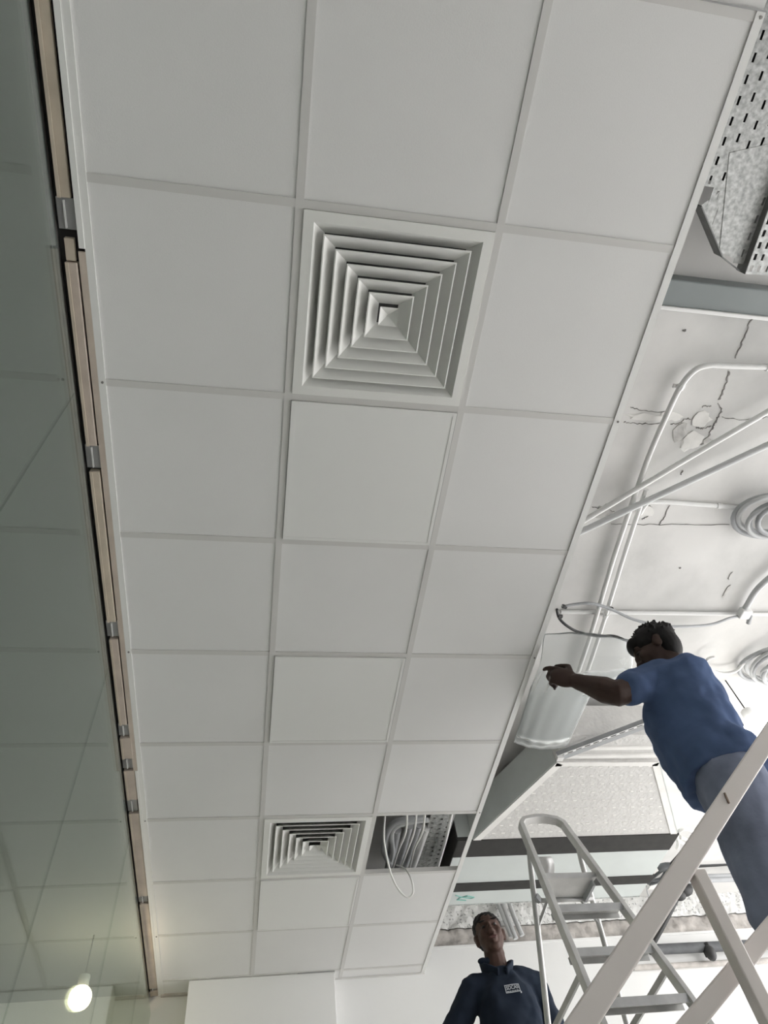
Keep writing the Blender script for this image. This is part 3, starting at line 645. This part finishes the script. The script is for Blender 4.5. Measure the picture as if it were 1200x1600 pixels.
g = MB(); kx = A.x + .055
arc = [V((A.x + .015 + .012 * math.sin(t * 3), A.y + .03 + .02 * math.cos(t * 3.1), zp + .028 + .075 * t)) for t in [i / 8 for i in range(9)]]
g.add([p + V((dx, 0, 0)) for dx in (0, .06) for p in arc], [(i, i + 1, 10 + i, 9 + i) for i in range(8)])
g.build('platform_lip', 'alu', la, smooth=True, solid=.004)

# ------------------------------------------------------------------ work platform under the ceiling worker
FZ = -1.66
wp = empty('work_platform', (2.30, 2.35, LAND), 'low plank trestle under the man working at the ceiling', 'platform')
for k in range(3): MB().box(1.95, 2.75, 2.02 + .172 * k, 2.185 + .172 * k, FZ - .04, FZ).build('plank', 'plank', wp, bevel=.003)
for x in (2.0, 2.66):
    for y in (2.06, 2.45): MB().box(x, x + .05, y, y + .05, LAND, FZ - .04).build('leg', 'plank', wp)

# ------------------------------------------------------------------ people
def remesh(o, vox, smooth=4, disp=0.0, dscale=0.08, target=None):
    r = o.modifiers.new('r', 'REMESH'); r.mode = 'VOXEL'; r.voxel_size = vox; r.use_smooth_shade = True
    s_ = o.modifiers.new('s', 'SMOOTH'); s_.factor = 0.5; s_.iterations = smooth
    if disp:
        tx = bpy.data.textures.new('folds', 'CLOUDS'); tx.noise_scale = dscale; tx.noise_depth = 1
        dm = o.modifiers.new('d', 'DISPLACE'); dm.texture = tx; dm.strength = disp; dm.mid_level = 0.5
    dg = bpy.context.evaluated_depsgraph_get(); dg.update()
    me = bpy.data.meshes.new_from_object(o.evaluated_get(dg)); o.modifiers.clear()
    old = o.data; nm = old.name; o.data = me; bpy.data.meshes.remove(old); me.name = nm
    me.polygons.foreach_set('use_smooth', [True] * len(me.polygons))
    return o

def frame(F, U):                                   # columns: left, back, up of a head or torso
    F = V(F).normalized(); U = V(U); L = U.cross(F).normalized(); U = F.cross(L).normalized()
    return Matrix((L, -F, U)).transposed()

def head_shapes(g, c, R_, s=1.0):
    def e(p, r, rot=None): g.ell(V(c) + R_ @ (V(p) * s), [k * s for k in r], (R_ @ rot) if rot else R_)
    e((0, .015, .035), (.076, .094, .085)); e((0, -.018, -.02), (.068, .074, .084)); e((0, -.030, -.066), (.053, .050, .044))
    e((0, -.064, -.092), (.028, .022, .019)); e((0, -.078, .028), (.054, .022, .018)); e((.036, -.066, -.02), (.024, .024, .026)); e((-.036, -.066, -.02), (.024, .024, .026))
    e((0, -.098, -.012), (.010, .014, .030)); e((0, -.106, -.030), (.016, .014, .012)); e((.013, -.098, -.034), (.009, .011, .008)); e((-.013, -.098, -.034), (.009, .011, .008))
    e((0, -.088, -.060), (.024, .013, .008)); e((0, -.086, -.070), (.021, .013, .008)); e((0, .02, -.09), (.05, .055, .05))
    for q in (-1, 1):
        e((.076 * q, .012, -.008), (.011, .022, .032)); e((.080 * q, .018, .010), (.010, .020, .018))
def face_parts(body, c, R_, s, skin):
    for q in (-1, 1):
        p = V(c) + R_ @ (V((.031 * q, -.078, .006)) * s)
        MB().ell(p, (.012 * s, .012 * s, .0055 * s), R_).build('eye', 'eye', body, smooth=True)
        p2 = V(c) + R_ @ (V((.031 * q, -.0885, .006)) * s); MB().ell(p2, (.006 * s, .004 * s, .006 * s), R_).build('iris', 'cableb', body, smooth=True)
        p3 = V(c) + R_ @ (V((.033 * q, -.094, .030)) * s); MB().ell(p3, (.020 * s, .006 * s, .005 * s), R_).build('eyebrow', 'hair', body, smooth=True)
    p = V(c) + R_ @ (V((0, -.0985, -.064)) * s); MB().ell(p, (.023 * s, .006 * s, .007 * s), R_).build('lips', 'lip', body, smooth=True)

def hand_shapes(g, wrist, dirv, palm_n, side, curl, s=1.0, spread=0.10, pinch=False):
    d = V(dirv).normalized(); n = V(palm_n); n = (n - d * n.dot(d)).normalized(); x = d.cross(n).normalized() * side   # x points to the thumb side
    w_ = V(wrist)
    Rp = Matrix((x, n, d)).transposed()
    g.ell(w_ + d * .050 * s, (.041 * s, .017 * s, .054 * s), Rp); g.ell(w_ + d * .012 * s, (.028 * s, .020 * s, .03 * s), Rp)
    for i, (ox, ln, r) in enumerate(((.029, .070, .0096), (.010, .078, .0100), (-.010, .072, .0096), (-.028, .057, .0086))):
        p = w_ + d * .088 * s + x * ox * s; a = (d + x * (ox * spread * 12)).normalized(); pts = [p - d * .02 * s, p]
        c = curl[i] if isinstance(curl, (list, tuple)) else curl
        for f in (.42, .33, .25):
            a = (Matrix.Rotation(c, 3, x * side * -1) @ a) if False else (a * math.cos(c) + n * math.sin(c) * 1.0 - 0 * x).normalized() if f == .42 else (a * math.cos(c) + (n - a * n.dot(a)).normalized() * math.sin(c)).normalized() if abs(n.dot(a)) < .98 else (a * math.cos(c) - d * math.sin(c)).normalized()
            p = p + a * ln * f * s; pts.append(p)
        g.limb(pts, [r * 1.05 * s, r * s, r * .95 * s, r * .9 * s, r * .78 * s], n=8)
    t0 = w_ + d * .03 * s + x * .030 * s; t1 = t0 + (d * .6 + x * .65 + n * .25).normalized() * .042 * s; t2 = t1 + (d * .85 + x * .1 + n * .45).normalized() * .033 * s; t3 = t2 + (d * .85 - x * .05 + n * .4).normalized() * .025 * s
    g.limb([t0 - x * .01 * s, t1, t2, t3], [.014 * s, .0115 * s, .0105 * s, .009 * s], n=8)

def build_person(root, J, Rt, Rh, skin, shirtm, trm, hair_fn, hs=1.0, vox=.0065, shirt_hem=None, belly=1.0, bw=1.0, ar=1.0, sl=1.0, tw=1.0):
    L = Rt @ V((1, 0, 0)); F = Rt @ V((0, -1, 0)); U = V((0, 0, 1))
    g = MB()
    head_shapes(g, J['head'], Rh, hs)
    g.limb([J['neck'] - U * .03, J['neck'] + (J['head'] - J['neck']) * .55], [.060, .054])
    def ring(c, rx, ry): return (V(c), L * rx * bw, F * ry)
    ch, wa, hp, nk = J['chest'], J['waist'], J['hip'], J['neck']
    g.loft([ring(hp - U * .06, .15, .10), ring(hp, .165, .11), ring(wa, .145, .10 * belly), ring(ch, .165, .11), ring(ch + (nk - ch) * .55, .15, .09), ring(nk - U * .01, .07, .06)])
    for s in ('l', 'r'):
        g.limb([J['sh' + s], J['el' + s], J['wr' + s]], [.052 * ar, .042 * ar, .028 * ar]); e_ = J['el' + s]
        g.limb([e_, e_ + (J['wr' + s] - e_) * .3, e_ + (J['wr' + s] - e_) * .8], [.040 * ar, .045 * ar, .031 * ar])
        hand_shapes(g, J['wr' + s], *J['hand' + s])
        g.limb([J['hp' + s], J['kn' + s], J['an' + s]], [.080, .052, .038])
        g.ell(J['an' + s] + F * .05 - U * .045, (.042, .1, .03), Rt)
    body = g.build('body', skin, root); remesh(body, vox, 3)
    face_parts(body, J['head'], Rh, hs, skin)
    hair_fn(body)
    # shirt
    g = MB(); hem = shirt_hem if shirt_hem else hp + U * .0
    g.loft([ring(hem - U * .02, .178, .132 * belly), ring(hem + U * .06, .176, .132 * belly), ring(wa, .166, .128 * belly), ring(wa.lerp(ch, .5), .174, .130 * belly), ring(ch, .186, .132 * belly), ring(ch + (nk - ch) * .5, .178, .112 * belly), ring(nk - U * .035, .115, .085), ring(nk - U * .012, .076, .072)])
    for s in ('l', 'r'):
        sh, el = J['sh' + s], J['el' + s]
        g.limb([nk + (sh - nk) * .45 - U * .03, sh + U * .004, sh + (el - sh) * .45, sh + (el - sh) * .70], [.075 * sl, .074 * sl, .071 * sl, .073 * sl])
    o = g.build('shirt', shirtm, root); remesh(o, .008, 5, .028, .09)
    shirt = o
    # trousers
    g = MB()
    g.loft([ring(hp - U * .10, .165, .125), ring(hp - U * .02, .176, .128), ring(hp + U * .06, .168, .122), ring(hp + U * .12, .155, .115)])
    for s in ('l', 'r'):
        a, k, n = J['hp' + s], J['kn' + s], J['an' + s]
        g.limb([a, a + (k - a) * .5, k, k + (n - k) * .5, n - U * .02], [.100 * tw, .096 * tw, .082 * tw, .076 * tw, .072])
    o = g.build('trousers', trm, root); remesh(o, .009, 5, .022, .13)
    for s in ('l', 'r'):
        n = J['an' + s]; g = MB(); g.ell(n + F * .055 - U * .04, (.048, .135, .045), Rt); g.ell(n - U * .02, (.045, .06, .06), Rt); g.box(n.x - .03, n.x + .03, n.y - .03, n.y + .03, n.z - .085, n.z - .06)
        remesh(g.build('shoe', 'shoe', root), .008, 2)
    return body, shirt

# --- man in the dark polo shirt, looking up
MX, MY = 1.864, 4.12
man = empty('person', (MX, MY, LAND), 'man in dark navy polo shirt with hands on hips looking up', 'person')
Rt = frame((-.10, -1, 0), (0, 0, 1))
Jm = dict(hip=V((MX + .01, MY + .01, -1.20)), waist=V((MX + .01, MY, -1.02)), chest=V((MX + .012, MY - .005, -.79)), neck=V((MX + .0, MY, -.575)), head=V((MX - .006, MY - .015, -.413)),
  shl=V((MX + .178, MY + .01, -.640)), shr=V((MX - .158, MY + .01, -.660)), ell=V((MX + .262, MY + .06, -.91)), elr=V((MX - .325, MY + .09, -.89)), wrl=V((MX + .19, MY - .04, -1.12)), wrr=V((MX - .175, MY - .03, -1.09)),
  hpl=V((MX + .09, MY, -1.25)), hpr=V((MX - .09, MY, -1.25)), knl=V((MX + .11, MY, -1.66)), knr=V((MX - .11, MY, -1.66)), anl=V((MX + .12, MY + .05, LAND + .089)), anr=V((MX - .12, MY + .05, LAND + .089)))
Jm['handl'] = ((-.35, -.5, -.6), (-1, .3, 0), -1, .35); Jm['handr'] = ((.35, -.5, -.6), (1, .3, 0), 1, .35)
Fh = V((-.24, -1, .14)); Rh = frame(Fh, (-.07, .12, 1))
def hair_man(body):
    c = Jm['head']; g = MB()
    def e(p, r): g.ell(c + Rh @ V(p), r, Rh, 18, 12)
    e((0, .024, .052), (.082, .094, .080)); e((0, .052, .018), (.078, .066, .062))
    o = g.build('hair', 'hair', body); remesh(o, .006, 3, .012, .02)
bodym, shirtm = build_person(man, Jm, Rt, Rh, 'skin_b', 'shirt_n', 'dtrous', hair_man, 1.0, .0055, bw=.84, sl=.90, ar=.86)
# collar
for s in (-1, 1):
    nk = Jm['neck']; L = Rt @ V((1, 0, 0)); F = Rt @ V((0, -1, 0))
    P = [nk - F * .070 + V((0, 0, .030)), nk - F * .045 + L * s * .062 + V((0, 0, .028)), nk + L * s * .080 + V((0, 0, .018)), nk + F * .055 + L * s * .062 + V((0, 0, -.010)), nk + F * .098 + L * s * .020 + V((0, 0, -.052))]
    g = MB(); P = spline(P, 4)
    g.sweep(P, [(-.008, -.022), (.008, -.022), (.008, .022), (-.008, .022)]); remesh(g.build('collar', 'shirt_n', shirtm), .005, 2)
p = ony(755, 1502, MY - .02); MB().ell(p, (.030, .018, .017)).ell(p + V((.03, 0, -.002)), (.03, .02, .02)).build('collar_tip', 'shirt_n', shirtm, smooth=True)
# embroidered badge on the chest
me = shirtm.data; so = worldloc(shirtm)
bvh = BVHTree.FromPolygons([(v.co + so)[:] for v in me.vertices], [p.vertices[:] for p in me.polygons])
lc_ = ony(801, 1543, MY - .13); Lx = Rt @ V((1, 0, 0)); Fd = Rt @ V((0, -1, 0))
def onshirt(a, b, off=.0025):
    p = lc_ + Lx * a + V((0, 0, b)) + V((0, 0, Z0)); h, nrm, _, _ = bvh.ray_cast(p + Fd * .3, -Fd, 1.0)
    if h is None: h = p
    return h + Fd * off - V((0, 0, Z0))
def badge_mesh(quads):
    g = MB()
    for x0, x1, z0, z1 in quads:
        vs = [onshirt(x, z, .0015) for x, z in ((x0, z0), (x1, z0), (x1, z1), (x0, z1))] + [onshirt(x, z, .0045) for x, z in ((x0, z0), (x1, z0), (x1, z1), (x0, z1))]
        g.add(vs, [(0,3,2,1),(4,5,6,7),(0,1,5,4),(1,2,6,5),(2,3,7,6),(3,0,4,7)])
    return g
W_, H_ = .037, .019; fr = []
for i in range(6):
    xa = -W_ + 2 * W_ * i / 6; xb = xa + W_ / 3; fr += [(xa, xb, H_ - .0035, H_), (xa, xb, -H_, -H_ + .0035)]
for i in range(3):
    za = -H_ + 2 * H_ * i / 3; fr += [(-W_, -W_ + .0035, za, za + 2 * H_ / 3), (W_ - .0035, W_, za, za + 2 * H_ / 3)]
fr += [(W_ - .002, W_ + .004, -H_ - .008, -H_ + .001)]
bad = badge_mesh(fr).build('badge', 'logo', shirtm)
cu = bpy.data.curves.new('badge_text', 'FONT'); cu.body = 'SDCAS'; cu.size = .0235; cu.align_x = 'CENTER'; cu.align_y = 'CENTER'; cu.extrude = .0; cu.offset = .0006
to = bpy.data.objects.new('tmp', cu); col.objects.link(to); dg = bpy.context.evaluated_depsgraph_get(); dg.update()
tm = bpy.data.meshes.new_from_object(to.evaluated_get(dg)); bpy.data.objects.remove(to)
g = MB(); g.add([onshirt(v.co.x * .86, v.co.y + .003, .004) for v in tm.vertices], [tuple(p.vertices) for p in tm.polygons]); g.build('badge_lettering', 'logo', bad)
badge_mesh([(-.030 + .012 * i, -.030 + .012 * i + .009, -.0135, -.0105) for i in range(5)]).build('badge_small_line', 'logo', bad)

# --- man working at the ceiling
wk = empty('person', (2.28, 2.30, FZ), 'man in blue tee shirt and grey blue jeans reaching up to the ceiling edge', 'person')
Fw = V((-.85, .52, 0)); Rt = frame(Fw, (0, 0, 1)); Lw = Rt @ V((1, 0, 0)); U = V((0, 0, 1)); Fw = Fw.normalized()
ax = V((2.275, 2.29, 0))
def wpt(l, f, z): return V((ax.x, ax.y, z)) + Lw * l + Fw * f
Jw = dict(hip=wpt(0, -.02, -.76), waist=wpt(0, 0, -.62), chest=wpt(0, -.01, -.42), neck=at(1056, 1044, 2.93), head=at(1026, 1017, 3.02),
  shl=at(1036, 1056, 2.85), shr=wpt(-.19, .03, -.27), ell=at(964, 1084, 2.72), elr=wpt(-.24, -.10, -.52), wrl=at(902, 1065, 2.86), wrr=wpt(-.20, -.07, -.76),
  hpl=wpt(.09, -.01, -.82), hpr=wpt(-.09, -.01, -.82), knl=wpt(.10, .07, -1.22), knr=wpt(-.12, .02, -1.22), anl=wpt(.11, -.02, FZ + .085), anr=wpt(-.13, -.04, FZ + .085))
hd = at(858, 1052, 2.93) - Jw['wrl']
Jw['handl'] = (tuple(hd), (.1, .85, .25), -1, [.30, .62, 1.2, 1.3], 1.15); Jw['handr'] = (tuple(Fw * .15 + Lw * .1 - U * .9), tuple(Lw), -1, .35)
Rh = frame(Fw + V((0, 0, -.12)), (0, 0, 1))
def hair_worker(body):
    c = Jw['head']; g = MB()
    def e(p, r): g.ell(c + Rh @ V(p), r, Rh, 18, 12)
    e((0, .018, .048), (.085, .100, .080)); e((0, .050, .005), (.081, .062, .080)); e((0, -.066, .066), (.058, .038, .036))
    rnd = random.Random(4)
    for i in range(150):
        a = rnd.uniform(0, 6.283); b = rnd.uniform(.0, 1.25)
        n = V((math.cos(a) * math.cos(b), math.sin(a) * math.cos(b), math.sin(b)))
        if n.y < -.2 and n.z < .25: continue
        p = c + Rh @ V((n.x * .082, n.y * .096 + .016, n.z * .078 + .046)); q = p + Rh @ ((n + V((rnd.uniform(-.6, .6), rnd.uniform(-.6, .6), rnd.uniform(-.3, .4)))).normalized() * rnd.uniform(.008, .018))
        g.limb([p, q], [.008, .0035], n=6)
    o = g.build('hair', 'hair', body); remesh(o, .0045, 1)
bodyw, shirtw = build_person(wk, Jw, Rt, Rh, 'skin_a', 'shirt_b', 'jean', hair_worker, .95, .0055, shirt_hem=Jw['hip'] + U * .03, ar=1.22, bw=1.13, belly=1.32, tw=1.12)

# ------------------------------------------------------------------ clear plastic sheet held by the worker
ctl = [[(850,991,.02),(895,988,.02),(940,991,.03),(985,1000,.05)],
       [(838,1040,-.045),(875,1047,-.05),(925,1052,-.04),(988,1046,-.01)],
       [(803,1160,.03),(826,1168,.022),(856,1171,.03),(886,1166,.05)]]
def lin(pts, n): return [V(pts[i]).lerp(V(pts[i + 1]), k / n) for i in range(len(pts) - 1) for k in range(n)] + [V(pts[-1])]
ctl[1:1] = [[(845,1018,-.022),(884,1020,-.025),(933,1024,-.018),(989,1026,.01)]]
ctl[3:3] = [[(826,1085,-.03),(852,1091,-.035),(886,1093,-.03),(924,1083,.0)]]
grid = [spline([onz(*p) for p in r], 7) for r in ctl]
cols = [lin([grid[i][j] for i in range(len(grid))], 5) for j in range(len(grid[0]))]
g = MB(); nj = len(cols); ni = len(cols[0]); vs = []
for j in range(nj):
    for i in range(ni):
        p = cols[j][i].copy(); p.x = max(p.x, XE + .006 + .0) ; p.z += .0015 * math.sin(j * 1.3 + i * .10)
        vs.append(p)
g.add(vs, [(j * ni + i, j * ni + i + 1, (j + 1) * ni + i + 1, (j + 1) * ni + i) for j in range(nj - 1) for i in range(ni - 1)])
tag(g.build('plastic_sheet', 'film', None, smooth=True, solid=.001), 'curled clear plastic sheet held by the worker at the ceiling edge', 'plastic sheet')

# ------------------------------------------------------------------ lamps
def lamp(p, r, power, c, lab, drop):
    e = empty('work_lamp', V(p), lab, 'lamp')
    MB().ell(p, (r, r, r)).build('bulb', emit_mat('bulb glow', c, 14), e, smooth=True)
    MB().tube([V(p) + V((0, 0, r * .8)), V(p) + V((0, 0, r + .05))], r * .5, 10).build('holder', 'pvc', e, smooth=True, auto=40)
    MB().tube([V(p) + V((0, 0, r + .05)), V((p[0], p[1], drop))], .004, 6).build('cord', 'cableb', e, smooth=True)
    ld = bpy.data.lights.new('lamp light', 'POINT'); ld.energy = power; ld.color = c; ld.shadow_soft_size = r * 1.05
    lo = bpy.data.objects.new('lamp_light', ld); col.objects.link(lo); lo.parent = e
p = onz(1185, 1138, .10); lamp(p, .072, 3.5, (1, .98, .94), 'brightly lit bulb hanging right behind the worker back', SLAB)
p = onz(1203, 1195, .10); lamp(p, .06, 2.5, (1, .98, .94), 'second lit bulb at the right frame edge below the first', SLAB)
lamp(V((-.35, 4.79, -.31)), .062, 38, (1, .84, .58), 'warm glowing bulb behind the glass partition at the lower left', .02)
